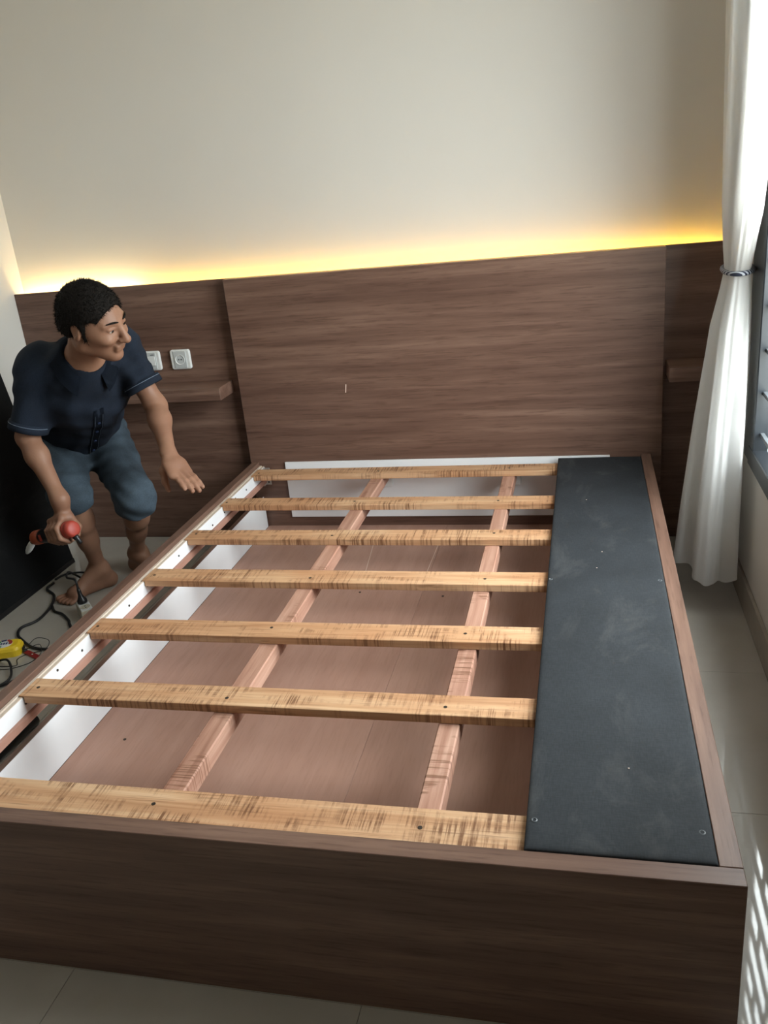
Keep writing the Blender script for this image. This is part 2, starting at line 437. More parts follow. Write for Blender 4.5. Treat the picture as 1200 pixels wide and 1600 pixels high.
# ================================================================== THE ROOM
def struct(name, bm, mat, parent=None, **kw): return obj(name, bm, mat, parent, kind='structure', **kw)
fl = struct('floor', box(XL-.1, XR+.1, YF-.1, YB+.1, -.12, -.006, 0), M['grout'], base=(0, 0, 0))
tile_me = None
ys = [-.345+.6*k for k in range(-9, 1)]+[YB]; ys[0] = YF
xs = [XL]+[-.83+.6*k for k in range(0, 5)]+[XR]
g = .0005
for i in range(len(xs)-1):
    for j in range(len(ys)-1):
        obj('tile', box(xs[i]+g, xs[i+1]-g, ys[j]+g, ys[j+1]-g, -.006, 0, .0004), M['tile'], fl)
struct('wall_back', box(XL-.1, XR+.25, YB, YB+.12, -.1, ZC, 0), M['wall'], base=(0, YB, 0))
struct('wall_left', box(XL-.12, XL, YF, YB, -.1, ZC, 0), M['wall'], base=(XL, 0, 0))
struct('wall_front', box(XL-.1, XR+.25, YF-.12, YF, -.1, ZC, 0), M['wall'], base=(0, YF, 0))
struct('ceiling', box(XL-.1, XR+.25, YF-.1, YB+.1, ZC, ZC+.1, 0), M['ceiling'], base=(0, 0, ZC))
bm = box(XR, XR+.11, WY1, YB, -.1, ZC, 0)
box(XR, XR+.11, YF, WY0, -.1, ZC, 0, bm=bm); box(XR, XR+.11, WY0, WY1, -.1, WZ0, 0, bm=bm); box(XR, XR+.11, WY0, WY1, WZ1, ZC, 0, bm=bm)
struct('wall_right', bm, M['wall'], base=(XR, 0, 0))
struct('baseboard_right', box(XR-.011, XR, YF, YB, 0, .105, .002), M['skirting'])

# window in the right wall: flush charcoal frame with an iron grille, sash and glass further out
win = struct('window_1', box(XR-.012, XR+.03, WY0-.05, WY0+.03, WZ0-.05, WZ1+.05, .003), M['frame'], base=(XR, (WY0+WY1)/2, WZ0))
obj('jamb', box(XR-.012, XR+.03, WY1-.065, WY1+.11, WZ0-.05, WZ1+.05, .003), M['frame'], win)
obj('sill_bar', box(XR-.014, XR+.03, WY0, WY1, WZ0-.055, WZ0+.005, .003), M['frame'], win)
obj('head_bar', box(XR-.012, XR+.03, WY0, WY1, WZ1-.005, WZ1+.05, .003), M['frame'], win)
obj('sill_board', box(XR+.03, XR+.062, WY0, WY1, WZ0-.01, WZ0, .001), M['melamine'], win, label='white window sill inside the charcoal frame')
sash = bmesh.new()
for a, b in ((WY0, WY0+.05), ((WY0+WY1)/2-.03, (WY0+WY1)/2+.03), (WY1-.05, WY1)):
    box(XR+.062, XR+.095, a, b, WZ0, WZ1, .003, bm=sash)
box(XR+.062, XR+.095, WY0, WY1, WZ0, WZ0+.05, .003, bm=sash); box(XR+.062, XR+.095, WY0, WY1, WZ1-.05, WZ1, .003, bm=sash)
sa = obj('sash', sash, M['frame'], win)
for a, b in ((WY0+.05, (WY0+WY1)/2-.03), ((WY0+WY1)/2+.03, WY1-.05)):
    obj('glass_pane', box(XR+.077, XR+.081, a, b, WZ0+.05, WZ1-.05, 0), M['glass'], sa)
zb = [WZ0+.055+.128*k for k in range(0, 13)]
for z in zb:
    obj('grille_bar', box(XR+.006, XR+.018, WY0+.02, WY1-.03, z-.006, z+.006, .001), M['grille'], win)
yb_ = [WY1-.065-.16*k for k in range(1, 11)]
for k, z in enumerate(zb[:-1]):
    for q, y in enumerate(yb_):
        if (q+k) % 2 == 0:
            obj('grille_post', box(XR+.007, XR+.017, y-.006, y+.006, z+.0061, zb[k+1]-.0061, .0008), M['grille'], win)

# ================================================================== HEADBOARD WALL
T = 1.118; W = 1.66; YP = .047
def panel(x0, x1, y0, y1, z0, z1, label, cat='panel', group=None, name='headboard_wing'):
    t = thing(name, ((x0+x1)/2, (y0+y1)/2, z0), label, cat, group)
    obj('board', box(x0, x1, y0, y1, z0, z1, .0015), M['lam_x'], t)
    return t
hb = panel(0, W, 0, YP-.0005, 0, T, 'large raised brown wood headboard panel behind the bed', name='headboard')
ck = obj('scratch', xform(box(-.002, .002, -.0004, .0004, -.017, .017, .0003), Matrix.Translation((.452, -.0005, .665)) @ Matrix.Rotation(R_(8), 4, 'Y')), M['chalk'], hb, label='small pale scratch mark')
bk = panel(XL+.0005, W-.4, YP, YP+.018, 0, T-.0005, 'recessed brown wall panel left of the headboard, behind the man and the white sockets', group=None)
br = panel(W-.39, XR-.0005, YP, YP+.018, 0, T-.0005, 'dark recessed brown wall panel between the headboard and the white curtain')
def shelf(x0, x1, label):
    t = thing('floating_shelf', ((x0+x1)/2, YP, .661), label, 'shelf')
    b = obj('shelf_board', box(x0, x1, -.101, YP-.0005, .661, .712, .0012), M['lam_x'], t)
    return t
shelf(-.93, -.043, 'brown wooden floating shelf below the white wall sockets')
shelf(1.672, XR-.012, 'brown wooden floating shelf half hidden behind the white curtain')
# LED strips hidden behind the panel tops
def led(x0, x1, mat, label):
    t = thing('led_strip', ((x0+x1)/2, YP+.022, 1.062), label, 'light strip')
    obj('channel', box(x0, x1, YP+.0182, YP+.0355, 1.062, 1.080, .0005), M['led_tape'], t)
    obj('diffuser', box(x0, x1, YP+.0356, YP+.0395, 1.065, 1.077, .0008), mat, t, label='glowing warm diffuser')
led(-.952, -.42, M['led_bright'], 'brightest glowing light strip behind the panel at the left wall corner')
led(-.41, 1.86, M['led_warm'], 'long warm yellow glowing light strip behind the top of the headboard')

def outlet(x, z, kind, label):
    t = thing('power_socket' if kind else 'wall_switch', (x, YP-.001, z), label, 'socket' if kind else 'switch')
    m = Matrix.Translation((x, YP-.0003, z)) @ Matrix.Rotation(R_(90), 4, 'X')
    obj('cover_plate', xform(rounded_slab(.088, .082, .011, .010), m), M['white_plastic'], t, smooth=False)
    m2 = Matrix.Translation((x, YP-.0105, z)) @ Matrix.Rotation(R_(90), 4, 'X')
    bm = xform(rounded_slab(.056, .070, .004, .003), m2)
    ins = obj('insert', bm, M['grey_plastic'], t)
    if kind:
        y = YP-.0146
        obj('socket_ring', lathe([(.0195, -.001), (.0215, -.001), (.0215, .0022), (.0195, .0022), (.0175, -.0004), (.0175, -.003), (.0, -.003)][1:], (x, y, z), (0, -1, 0), 28), M['white_plastic'], ins, smooth=False)
        for s in (-1, 1):
            obj('pin_hole', lathe([(.0, 0), (.0026, 0), (.0026, .0006), (0, .0006)], (x+s*.0095*.6, y+.0002, z+.001), (0, -1, 0), 10), M['black_plastic'], ins)
    else:
        obj('rocker', box(x-.024, x+.024, YP-.0175, YP-.0145, z-.018, z+.020, .001), M['white_plastic'], ins)
        obj('marking', box(x+.004, x+.020, YP-.0152, YP-.0144, z+.024, z+.0255, 0), M['black_plastic'], ins)
        obj('marking', box(x+.008, x+.020, YP-.0152, YP-.0144, z+.0275, z+.0285, 0), M['black_plastic'], ins)
    return t
outlet(-.256, .808, True, 'white round-pin wall power socket above the left shelf')
outlet(-.392, .808, False, 'white wall switch plate half hidden by the man\'s left sleeve')

# ================================================================== THE BED
X0, X1, L, H = .007, 1.6206, 2.144, .365
bed = thing('bed_frame', ((X0+X1)/2, -L/2, 0), 'brown laminate bed frame with bare wooden slats and no mattress', 'bed')
obj('footboard', box(X0, X1, -L, -L+.038, 0, H, .0012), M['lam_x'], bed)
obj('side_rail', box(X1-.036, X1, -L+.0385, -.0006, 0, H, .0012), M['lam_y'], bed)
obj('side_rail', box(X0, X0+.031, -L+.0385, -.0006, .272, H, .0012), M['lam_y'], bed)
inner = obj('inner_rail', box(X0+.0315, .058, -L+.0385, -.0006, .300, .3435, .0005), M['melamine'], bed, label='white inner face of the left rail')
for a, b in ((.0388, .0470), (.0490, .0578)):
    obj('core_edge', box(a, b, -L+.0386, -.001, .3435, .3455 if a > .045 else .349, .0005), M['raw_edge'], inner, label='raw pale board edge')
obj('ledger', box(X0+.0315, .066, -L+.0385, -.0006, .278, .2998, .0008), M['ledger'], bed, label='reddish batten under the white rail')
lp = obj('lower_side_panel', box(.0205, .0385, -L+.0385, -.012, 0, .214, .001), M['lam_y'], bed)
obj('lining_board', box(.0386, .0405, -L+.0385, -.014, .0755, .2135, .0004), M['melamine'], lp, label='white inner face of the lower left panel')
obj('base_board', box(.041, .824, -L+.0386, -.0006, .057, .075, .0008), M['ply'], bed)
obj('base_board', box(.8245, X1-.0365, -L+.0386, -.0006, .057, .075, .0008), M['ply'], bed)
for i in range(6):
    x = .16+i*.27
    obj('floor_batten', box(x, x+.035, -L+.0386, -.001, 0, .0568, .001), M['joist'], bed) if i < 6 else None
ib = obj('back_board', box(.155, 1.471, -.0105, -.0006, .118, .3635, .0008), M['melamine'], bed, label='white board fixed to the headboard inside the bed')
for x in (.593, 1.113):
    obj('junction_box', box(x-.017, x+.019, -.034, -.0107, .256, .296, .003), M['white_plastic'], ib)
for x, wj in ((.575, .050), (1.094, .046)):
    obj('joist', box(x-wj/2, x+wj/2, -L+.039, -.0115, .285, .3285, .003), M['joist'], bed)
# one slat, then copies that share its mesh
ends = [(-.135, -.052), (-.473, -.396), (-.783, -.702), (-1.097, -1.013), (-1.412, -1.331), (-1.719, -1.642), (-2.0975, -2.006)]
def slat_bm(y0, y1, dx=0.0):
    b = box(.0605, X1-.04, y0, y1, .3290, .3500, .0012)
    box(.0490+dx, .0640, y0, y1, .3460, .3500, .0006, bm=b)
    return b
tilt = [(.4, .001), (-.9, 0), (-.25, -.002), (-.3, -.001), (.5, .0005), (.3, 0), (0, 0)]
for k, (a, b) in enumerate(ends):
    bm = slat_bm(a, b, -.002*k % .005)
    if k < 6:
        c = Vector((.8, (a+b)/2, .34)); xform(bm, Matrix.Translation(c) @ Matrix.Rotation(R_(tilt[k][0]*.5), 4, 'Z') @ Matrix.Translation(-c))
    s = obj('slat', bm, M['pine'], bed)
    for x in (.075, .575, 1.094):
        jx = x+random.uniform(-.012, .012); jy = (a+b)/2+random.uniform(-.012, .012)
        obj('screw', lathe([(0, 0), (.0045, 0), (.0045, .0007), (0, .0007)], (jx, jy, .35), (0, 0, 1), 8), M['screw'], s)
for x, y in ((.157, -1.51), (.37, -1.38), (.885, -1.36), (1.06, -1.40), (.60, -.62), (.90, -.64), (.35, -1.75)):
    obj('screw', lathe([(0, 0), (.0045, 0), (.0045, .001), (0, .001)], (x, y, .0750), (0, 0, 1), 8), M['screw'], bed)
for (xa, ya, xb, yb2) in ((.580, -.45, .553, -.20), (.812, -.45, .816, -.20)):
    d = Vector((xb-xa, yb2-ya, 0)); t_ = box(-.0012, .0012, 0, d.length, 0, .0006, 0)
    xform(t_, Matrix.Translation((xa, ya, .0750)) @ Matrix.Rotation(math.atan2(-d.x, d.y), 4, 'Z')); obj('scratch', t_, M['chalk'], bed, label='thin pale scratch on the plywood')
for k in range(16):
    y = -.09-.125*k+random.uniform(-.02, .02); z = .322+random.uniform(-.01, .01)
    obj('rail_screw', lathe([(0, 0), (.0035, 0), (.0035, .0018), (0, .0018)], (.058, y, z), (1, 0, 0), 8), M['screw'], bed)
bm = box(.0585, .0615, -.035, -.0115, .268, .343, .0005); box(.0585, .085, -.0145, -.0115, .268, .343, .0005, bm=bm)
cb = obj('corner_bracket', bm, M['metal'], bed)
for z in (.28, .30, .33):
    obj('screw', lathe([(0, 0), (.004, 0), (.003, .002), (0, .002)], (.074, -.0145, z), (0, -1, 0), 8), M['screw'], cb)

# black fabric panel on the slats
bp = thing('platform_panel', (1.432, -1.07, .35), 'long flat black fabric panel lying on the bed slats', 'panel')
def padded(x0, x1, y0, y1, z0, z1):
    t = bmesh.new(); P = {}
    U_ = [0, .006, .014, .03, .07]+[.07+.86*q/12 for q in range(1, 12)]+[.93, .97, .986, .994, 1]; V_ = [0, .001, .0025, .006, .012]+[.012+.976*q/70 for q in range(1, 70)]+[.988, .994, .9975, .999, 1]; nx, ny = len(U_)-1, len(V_)-1
    for i in range(nx+1):
        for j in range(ny+1):
            u, v = U_[i], V_[j]; e = min(u, 1-u)*(x1-x0); f = min(v, 1-v)*(y1-y0); m = min(e, f)
            z = z1-.0035*math.exp(-m/.0035)-.0007*math.sin(v*47+u*5)*math.sin(v*13)
            P[i, j] = t.verts.new((x0+(x1-x0)*u, y0+(y1-y0)*v, z))
    for i in range(nx):
        for j in range(ny): t.faces.new((P[i, j], P[i+1, j], P[i+1, j+1], P[i, j+1]))
    r = bmesh.ops.extrude_face_region(t, geom=t.faces[:]); vs_ = [q for q in r['geom'] if isinstance(q, bmesh.types.BMVert)]
    for q in vs_: q.co.z = z0
    bmesh.ops.recalc_face_normals(t, faces=t.faces); return t
obj('fabric_board', padded(1.278, 1.5835, -2.1035, -.034, .3502, .3675), M['black_cloth'], bp, smooth=True)
for x, y in ((1.292, -2.035), (1.567, -2.035), (1.572, -1.093), (1.287, -1.092)):
    obj('rivet', lathe([(.0025, 0), (.0055, 0), (.0055, .0022), (.0040, .0028), (.0028, .0015), (0, .0012)], (x, y, .3655), (0, 0, 1), 14), M['grille'], bp)
random.seed(3)
for k in range(4):
    x, y = random.uniform(1.38, 1.50), random.uniform(-2.0, -.2)
    obj('sawdust_speck', box(x, x+.003, y, y+.0025, .3672, .3686, .0004), M['chalk'], bp)

# black board leaning on the left wall
lean = thing('leaning_board', (-.80, -1.27, 0), 'big black board leaning on the left wall behind the man', 'board')
ang = math.atan2(.150, .985)
def lean_bm(u0, u1, z0, z1, y0, y1, bev):
    b = box(u0, u1, y0, y1, z0, z1, bev); return xform(b, Matrix.Translation((-.792, 0, 0)) @ Matrix.Rotation(-ang, 4, 'Y'))
obj('fabric_board', lean_bm(-.018, 0, .0, .96, -2.30, -.226, .003), M['black_cloth_shaded'], lean)
obj('edge_strip', lean_bm(-.0225, .0008, .0, .020, -2.302, -.2245, .001), M['black_plastic'], lean)

# ================================================================== CURTAIN
def curtain():
    t = thing('curtain', (1.80, -.31, .075), 'white floor-length curtain tied with a navy rope beside the window', 'curtain')
    # z, centre x, centre y, radius x, radius y
    keys = [(2.56, 1.835, -.40, .050, .32), (2.2, 1.838, -.40, .052, .31), (1.83, 1.838, -.40, .052, .30), (1.5, 1.837, -.395, .047, .265), (1.25, 1.836, -.385, .046, .215),
            (1.13, 1.836, -.380, .040, .140), (1.07, 1.836, -.375, .035, .100), (1.01, 1.834, -.375, .043, .110), (.90, 1.824, -.380, .056, .145), (.75, 1.815, -.385, .064, .175),
            (.55, 1.804, -.39, .074, .19), (.30, 1.792, -.395, .087, .20), (.118, 1.786, -.40, .097, .205)]
    zs = np.array([k[0] for k in keys]); bmc = bmesh.new(); nA, nZ = 168, 150; rows = []
    for j in range(nZ+1):
        z = zs[0]+(zs[-1]-zs[0])*j/nZ
        cx, cy, rx, ry = [np.interp(-z, -zs, [k[q] for k in keys]) for q in range(1, 5)]
        # smooth the interpolation a little
        tt = abs(z-1.07); amp = .10+.20*min(1, tt/.45); row = []
        for i in range(nA):
            a = 2*math.pi*i/nA
            f = 1+amp*(.62*math.sin(6*a+.9*math.sin(z*1.7)+.9)+.26*math.sin(10*a-1.0+.7*math.sin(z*2.6))+.08*math.sin(19*a+z*4))*(.75+.25*math.sin(a*2+1))
            x = cx+rx*f*math.cos(a); y = cy+ry*f*math.sin(a)
            x = min(x, XR-.016)
            dz = (-.006*math.sin(3*a+.5)+.004*math.sin(11*a)) if j == nZ else 0
            row.append(bmc.verts.new((x, y, z+dz)))
        rows.append(row)
    for A, B in zip(rows, rows[1:]):
        for i in range(nA): bmc.faces.new((A[i], B[i], B[(i+1) % nA], A[(i+1) % nA]))
    f_ = obj('drape', bmc, M['curtain'], t, smooth=True)
    # hem band
    last = [v for v in rows[-1]] if False else None
    rp_ = [(1.836+.041*math.cos(2*math.pi*k/24), -.375+.108*math.sin(2*math.pi*k/24), 1.072+.004*math.sin(2*math.pi*k/24+1)) for k in range(25)]
    rb = bmesh.new(); 
    tube(rp_, .0075, 8, 3, bm=rb)
    obj('tieback', rb, M['rope'], t, smooth=True, label='navy and white twisted rope tieback')
    rr = obj('curtain_rod', tube([(1.835, .05, 2.585), (1.835, -1.3, 2.585), (1.835, -2.6, 2.585)], .012, 10, 2), M['frame'], t)
    for y in (.02, -2.5):
        obj('rod_bracket', box(1.83, XR, y-.01, y+.01, 2.575, 2.595, .002), M['frame'], rr)
curtain()

# ================================================================== TOOLS AND CABLES ON THE FLOOR
cord = thing('cable_loop', (-.60, -.70, 0), 'long black power cable looping over the floor beside the man', 'cable')
r = .0052
obj('cable', tube([(-.76, -.44, .006), (-.755, -.497, .006), (-.688, -.551, .006), (-.648, -.632, .0055), (-.632, -.70, .0055), (-.632, -.760, .0055), (-.660, -.810, .0055), (-.640, -.862, .0055), (-.597, -.898, .0055), (-.524, -.945, .0055), (-.457, -.953, .0055), (-.36, -.94, .0055)], r, 8, 7), M['rubber'], cord, smooth=True)
obj('cable', tube([(-.640, -.640, .0055), (-.605, -.680, .0055), (-.560, -.700, .0055), (-.505, -.745, .0055), (-.484, -.772, .0055), (-.455, -.805, .0055)], r, 8, 6), M['rubber'], cord, smooth=True)
sk = thing('extension_socket', (-.45, -.72, 0), 'white extension socket box with a black plug in it by the man\'s foot', 'socket')
m = frame_m((-.4505, -.7065, 0), (.68, -.73, 0), (0, 0, 1))
def loc_box(x0, x1, y0, y1, z0, z1, bev, mm=m): return xform(box(x0, x1, y0, y1, z0, z1, bev, 2), mm)
hs = obj('housing', loc_box(-.050, .050, -.023, .023, 0, .046, .004), M['cream_plastic'], sk)
obj('lid', loc_box(-.048, .048, -.021, .021, .0455, .050, .0015), M['white_plastic'], sk)
for dx in (.022,):
    c = m @ Vector((dx, 0, .050))
    obj('socket_well', lathe([(.016, 0), (.019, 0), (.019, .002), (.016, .002), (.014, .0006), (0, .0006)][1:], c, (0, 0, 1), 20), M['cream_plastic'], hs)
    for s in (-1, 1):
        obj('pin_hole', lathe([(0, 0), (.003, 0), (.003, .0006), (0, .0006)], m @ Vector((dx+s*.007, 0, .0508)), (0, 0, 1), 8), M['black_plastic'], hs)
pg = thing('plug', tuple(m @ Vector((-.022, 0, .050))), 'black plug standing in the white extension socket', 'plug')
pc = m @ Vector((-.022, 0, .050))
obj('plug_body', lathe([(0, 0), (.0175, 0), (.0185, .004), (.018, .013), (.013, .020), (.0085, .032), (.0075, .050), (.005, .062), (0, .062)], pc, (-.10, .02, 1), 18), M['black_plastic'], pg, smooth=True)
q = Vector(pc)+Vector((-.006, .001, .06))
obj('lead', tube([q, q+Vector((-.012, .010, .03)), (-.565, -.612, .115), (-.600, -.548, .108), (-.618, -.49, .070), (-.624, -.43, .020), (-.632, -.390, .0055), (-.650, -.352, .0055), (-.70, -.340, .0055), (-.757, -.362, .0055), (-.772, -.41, .0055)], .0042, 8, 6), M['rubber'], pg, smooth=True)
obj('lead', tube([(-.635, -.385, .0045), (-.60, -.45, .0045), (-.545, -.49, .0045)][0:2], .0042, 8, 4), M['rubber'], pg, smooth=True)

# tape measure
tm = thing('tape_measure', (-.590, -.985, 0), 'yellow tape measure with a round printed sticker lying on the tiles', 'tape measure')
mt = Matrix.Translation((-.598, -.975, 0)) @ Matrix.Rotation(R_(20), 4, 'Z')
b = rounded_slab(.098, .080, .036, .026, 7); xform(b, mt); obj('case', b, M['yellow'], tm, smooth=False)
st = xform(lathe([(0, 0), (.029, 0), (.029, .0010), (0, .0010)], (-.010, .0, .0360), (0, 0, 1), 28), mt); stk = obj('sticker', st, M['white_plastic'], tm)
def wedge(r0, r1, a0, a1, z):
    t = bmesh.new(); k = 10; A = [t.verts.new((-.010+r0*math.cos(R_(a0+(a1-a0)*i/k)), r0*math.sin(R_(a0+(a1-a0)*i/k)), z)) for i in range(k+1)]
    B = [t.verts.new((-.010+r1*math.cos(R_(a0+(a1-a0)*i/k)), r1*math.sin(R_(a0+(a1-a0)*i/k)), z)) for i in range(k+1)]
    for i in range(k): t.faces.new((A[i], B[i], B[i+1], A[i+1]))
    rr = bmesh.ops.extrude_face_region(t, geom=t.faces[:]); bmesh.ops.translate(t, vec=(0, 0, .0004), verts=[v for v in rr['geom'] if isinstance(v, bmesh.types.BMVert)])
    bmesh.ops.recalc_face_normals(t, faces=t.faces); return xform(t, mt)
obj('sticker_print', wedge(.017, .0285, -20, 75, .0370), M['red_plastic'], stk, label='red arc on the sticker')
obj('sticker_print', wedge(.017, .0285, 130, 260, .0370), M['green'], stk, label='green arc on the sticker')
obj('sticker_print', wedge(.017, .0285, 80, 125, .0370), M['navy'], stk, label='navy arc on the sticker')
for k in range(3):
    obj('sticker_print', xform(box(-.022+k*.009, -.016+k*.009, -.007, .007, .0370, .0374, 0), mt), M['navy'], stk)
obj('tape_hook', xform(box(.047, .052, -.012, .012, .003, .016, .001), mt), M['black_plastic'], tm)
# small things around it
wr = thing('thin_wires', (-.52, -1.0, 0), 'tangle of thin black wire between the tape measure and the bed', 'wire')
obj('wire', tube([(-.555, -.93, .002), (-.530, -.905, .020), (-.475, -.915, .018), (-.468, -.955, .006), (-.52, -.985, .002), (-.535, -1.02, .002), (-.515, -1.06, .002), (-.60, -1.07, .002)], .0013, 6, 8), M['rubber'], wr, smooth=True)
obj('wire', tube([(-.545, -.95, .002), (-.505, -.93, .010), (-.470, -.98, .003), (-.475, -1.04, .002), (-.535, -1.085, .002), (-.60, -1.075, .002)], .0013, 6, 8), M['rubber'], wr, smooth=True)
d0, d1 = Vector((-.545, -.965, 0)), Vector((-.435, -1.02, 0))
rs = thing('red_strip', tuple((d0+d1)/2), 'flat dark red strip on the floor beside the yellow tape measure', 'strip')
ms = frame_m(d0, d1-d0, (0, 0, 1))
obj('strip', xform(box(.014, (d1-d0).length, -.010, .010, .0, .006, .001), ms), M['dark_red'], rs)
obj('strip_end', xform(box(0, .0138, -.008, .008, .0, .010, .002), ms), M['black_plastic'], rs)
obj('rivet', lathe([(0, 0), (.004, 0), (.003, .0012), (0, .0012)], ms @ Vector((.055, 0, .006)), (0, 0, 1), 10), M['metal'], rs)
cl = thing('clip_lead', (-.51, -1.14, 0), 'black lead with a small clip near the lower left of the bed', 'cable')
obj('lead', tube([(-.60, -1.035, .004), (-.545, -1.055, .02), (-.50, -1.10, .016), (-.475, -1.15, .008), (-.495, -1.20, .006), (-.53, -1.20, .006)], .0042, 8, 7), M['rubber'], cl, smooth=True)
obj('clip', tube([(-.535, -1.185, .006), (-.485, -1.19, .008), (-.44, -1.155, .010)], .0055, 8, 4), M['black_plastic'], cl, smooth=True)
obj('clip_jaw', box(-.448, -.432, -1.166, -1.148, .002, .018, .003), M['black_plastic'], cl)
rk = thing('screwdriver', (-.44, -1.30, 0), 'red handled tool at the left edge of the picture beside the bed', 'tool')
obj('handle', lathe([(0, 0), (.012, .002), (.016, .012), (.0165, .05), (.013, .075), (.0155, .085), (.010, .10), (0, .10)], (-.375, -1.275, .0166), (-.9, -.38, 0), 18), M['red_plastic'], rk, smooth=True)
obj('shaft', lathe([(0, .0), (.0035, .0), (.0035, .10), (0, .104)], (-.375-.09*.92, -1.275-.09*.39, .0166), (-.9, -.38, 0), 10), M['metal'], rk, smooth=True)
bt = thing('black_tube', (-.23, -1.48, 0), 'black tube on the floor seen through the slot of the left rail', 'tube')
obj('tube', lathe([(0, 0), (.014, 0), (.018, .004), (.018, .20), (.014, .205), (0, .205)], (-.232, -1.365, .0185), (-.05, -1, 0), 18), M['black_plastic'], bt, smooth=True)
obj('tube_end', lathe([(0, 0), (.010, 0), (.010, .0015), (0, .0015)], (-.2319, -1.3645, .0185), (.05, 1, 0), 14), M['rubber'], bt)

# ================================================================== THE MAN
def V3(*a): return np.array(a, float)
def unit(v): return v/np.linalg.norm(v)
def build_person():
    man = thing('person', (-.50, -.45, 0), 'person in a dark blue short-sleeved shirt and denim shorts, bending forward with a power tool', 'person')
    hip = V3(-.534, -.36, .640); chest = V3(-.330, -.60, .850); neck = V3(-.235, -.69, .958); head = V3(-.104, -.80, 1.102)
    Lsh, Lel, Lwr = V3(-.168, -.57, .985), V3(-.075, -.57, .765), V3(.028, -.735, .640)
    Rsh, Rel, Rwr = V3(-.410, -.70, .950), V3(-.482, -.745, .718), V3(-.350, -.835, .520)
    Lhp, Lkn, Lan = V3(-.465, -.32, .590), V3(-.241, -.55, .418), V3(-.429, -.31, .085)
    Rhp, Rkn, Ran = V3(-.590, -.40, .605), V3(-.450, -.635, .465), V3(-.512, -.47, .085)
    spine = unit(neck-hip); side = unit(Lsh-Rsh); side = unit(side-spine*(side@spine)); fr = np.cross(side, spine)   # fr points front or back
    if fr[2] > 0: fr = -fr
    S = SDF((-.82, -1.02, -.01), (.26, -.10, 1.27), .0042)
    # torso
    S.cap(hip, hip*.5+chest*.5, .135, .125, .05, flat=fr, sq=1.35)
    S.cap(hip*.5+chest*.5, chest, .125, .135, .05, flat=fr, sq=1.3)
    S.cap(chest, chest*.45+neck*.55, .140, .105, .05, flat=fr, sq=1.3)
    S.cap(Lsh-side*.03, neck, .050, .050, .05); S.cap(Rsh+side*.03, neck, .050, .050, .05)
    # legs
    for hp, kn, an in ((Lhp, Lkn, Lan), (Rhp, Rkn, Ran)):
        S.cap(hp, kn, .085, .056, .04)
        d = unit(an-kn); back = V3(-.15, .95, 0); back = unit(back-d*(back@d))
        S.cap(kn, kn+(an-kn)*.35, .050, .045, .03); S.cap(kn+(an-kn)*.30+back*.012, kn+(an-kn)*.6, .044, .035, .03); S.cap(kn+(an-kn)*.55, an, .035, .0275, .03)
    # feet: heel, instep, ball, five toes
    for an, dr in ((Ran, unit(V3(-.53, -.85, 0))), (Lan, unit(V3(.85, -.5, 0)))):
        nr = V3(-dr[1], dr[0], 0)
        heel = V3(an[0], an[1], .030)-dr*.030
        ball = heel+dr*.150+V3(0, 0, -.006)
        S.cap(an, heel, .033, .029, .03); S.cap(an+dr*.01, ball, .034, .024, .03); S.cap(heel, ball, .029, .022, .02)
        S.cap(ball-nr*.022, ball+nr*.022, .021, .020, .02)
        for q, (o, ln, rr) in enumerate(((-.034, .052, .0125), (-.016, .056, .0095), (0, .052, .009), (.016, .046, .0085), (.031, .038, .008))):
            sgn = 1 if an is Ran else -1
            b0 = ball+nr*o*sgn+dr*.008; b0[2] = .014; b1 = ball+nr*o*1.15*sgn+dr*ln; b1[2] = rr+.001
            S.cap(b0, b1, rr+.001, rr, .006)
        S.ell(an+nr*.030+V3(0, 0, .0), np.eye(3), (.012, .012, .014), .012); S.ell(an-nr*.030+V3(0, 0, .004), np.eye(3), (.012, .012, .014), .012)
    # arms
    for sh, el, wr_ in ((Lsh, Lel, Lwr), (Rsh, Rel, Rwr)):
        S.ell(sh, np.eye(3), (.060, .060, .060), .04)
        S.cap(sh, el, .045, .034, .03); S.cap(el, el+(wr_-el)*.3, .034, .0355, .03); S.cap(el+(wr_-el)*.3, wr_, .0355, .0240, .03)
    # left hand, open and reaching: palm and five fingers
    def hand_open(wr_, knu_c, across, tips, thumb, thick):
        n = unit(np.cross(unit(knu_c-wr_), across))
        S.cap(wr_, wr_*.5+knu_c*.5, .026, .030, .02, flat=n, sq=1.5)
        S.cap(wr_*.45+knu_c*.55-across*.018, knu_c-across*.026, .026, .020, .02, flat=n, sq=1.6)
        S.cap(wr_*.45+knu_c*.55+across*.018, knu_c+across*.026, .026, .020, .02, flat=n, sq=1.6)
        for q, pts in enumerate(tips):
            rr = (.0095, .010, .0097, .0083)[q]
            for a, b_, r1, r2 in zip(pts, pts[1:], (rr+.0008, rr, rr-.0006), (rr, rr-.0006, rr-.0016)): S.cap(a, b_, r1, r2, .005)
        for a, b_, r1, r2 in zip(thumb, thumb[1:], (.016, .0115, .0105), (.0120, .0105, .0085)): S.cap(a, b_, r1, r2, .010)
    kn = V3(.088, -.795, .592); ac = unit(V3(.55, .45, -.18)); f0 = unit(kn-Lwr); ac = unit(ac-f0*(ac@f0)); nn = np.cross(f0, ac)
    f0 = unit(V3(.077, -.045, -.045)); ac = unit(ac-f0*(ac@f0)); nn = np.cross(f0, ac); dn = unit(f0+V3(.0, -.02, -.18))
    tips = []
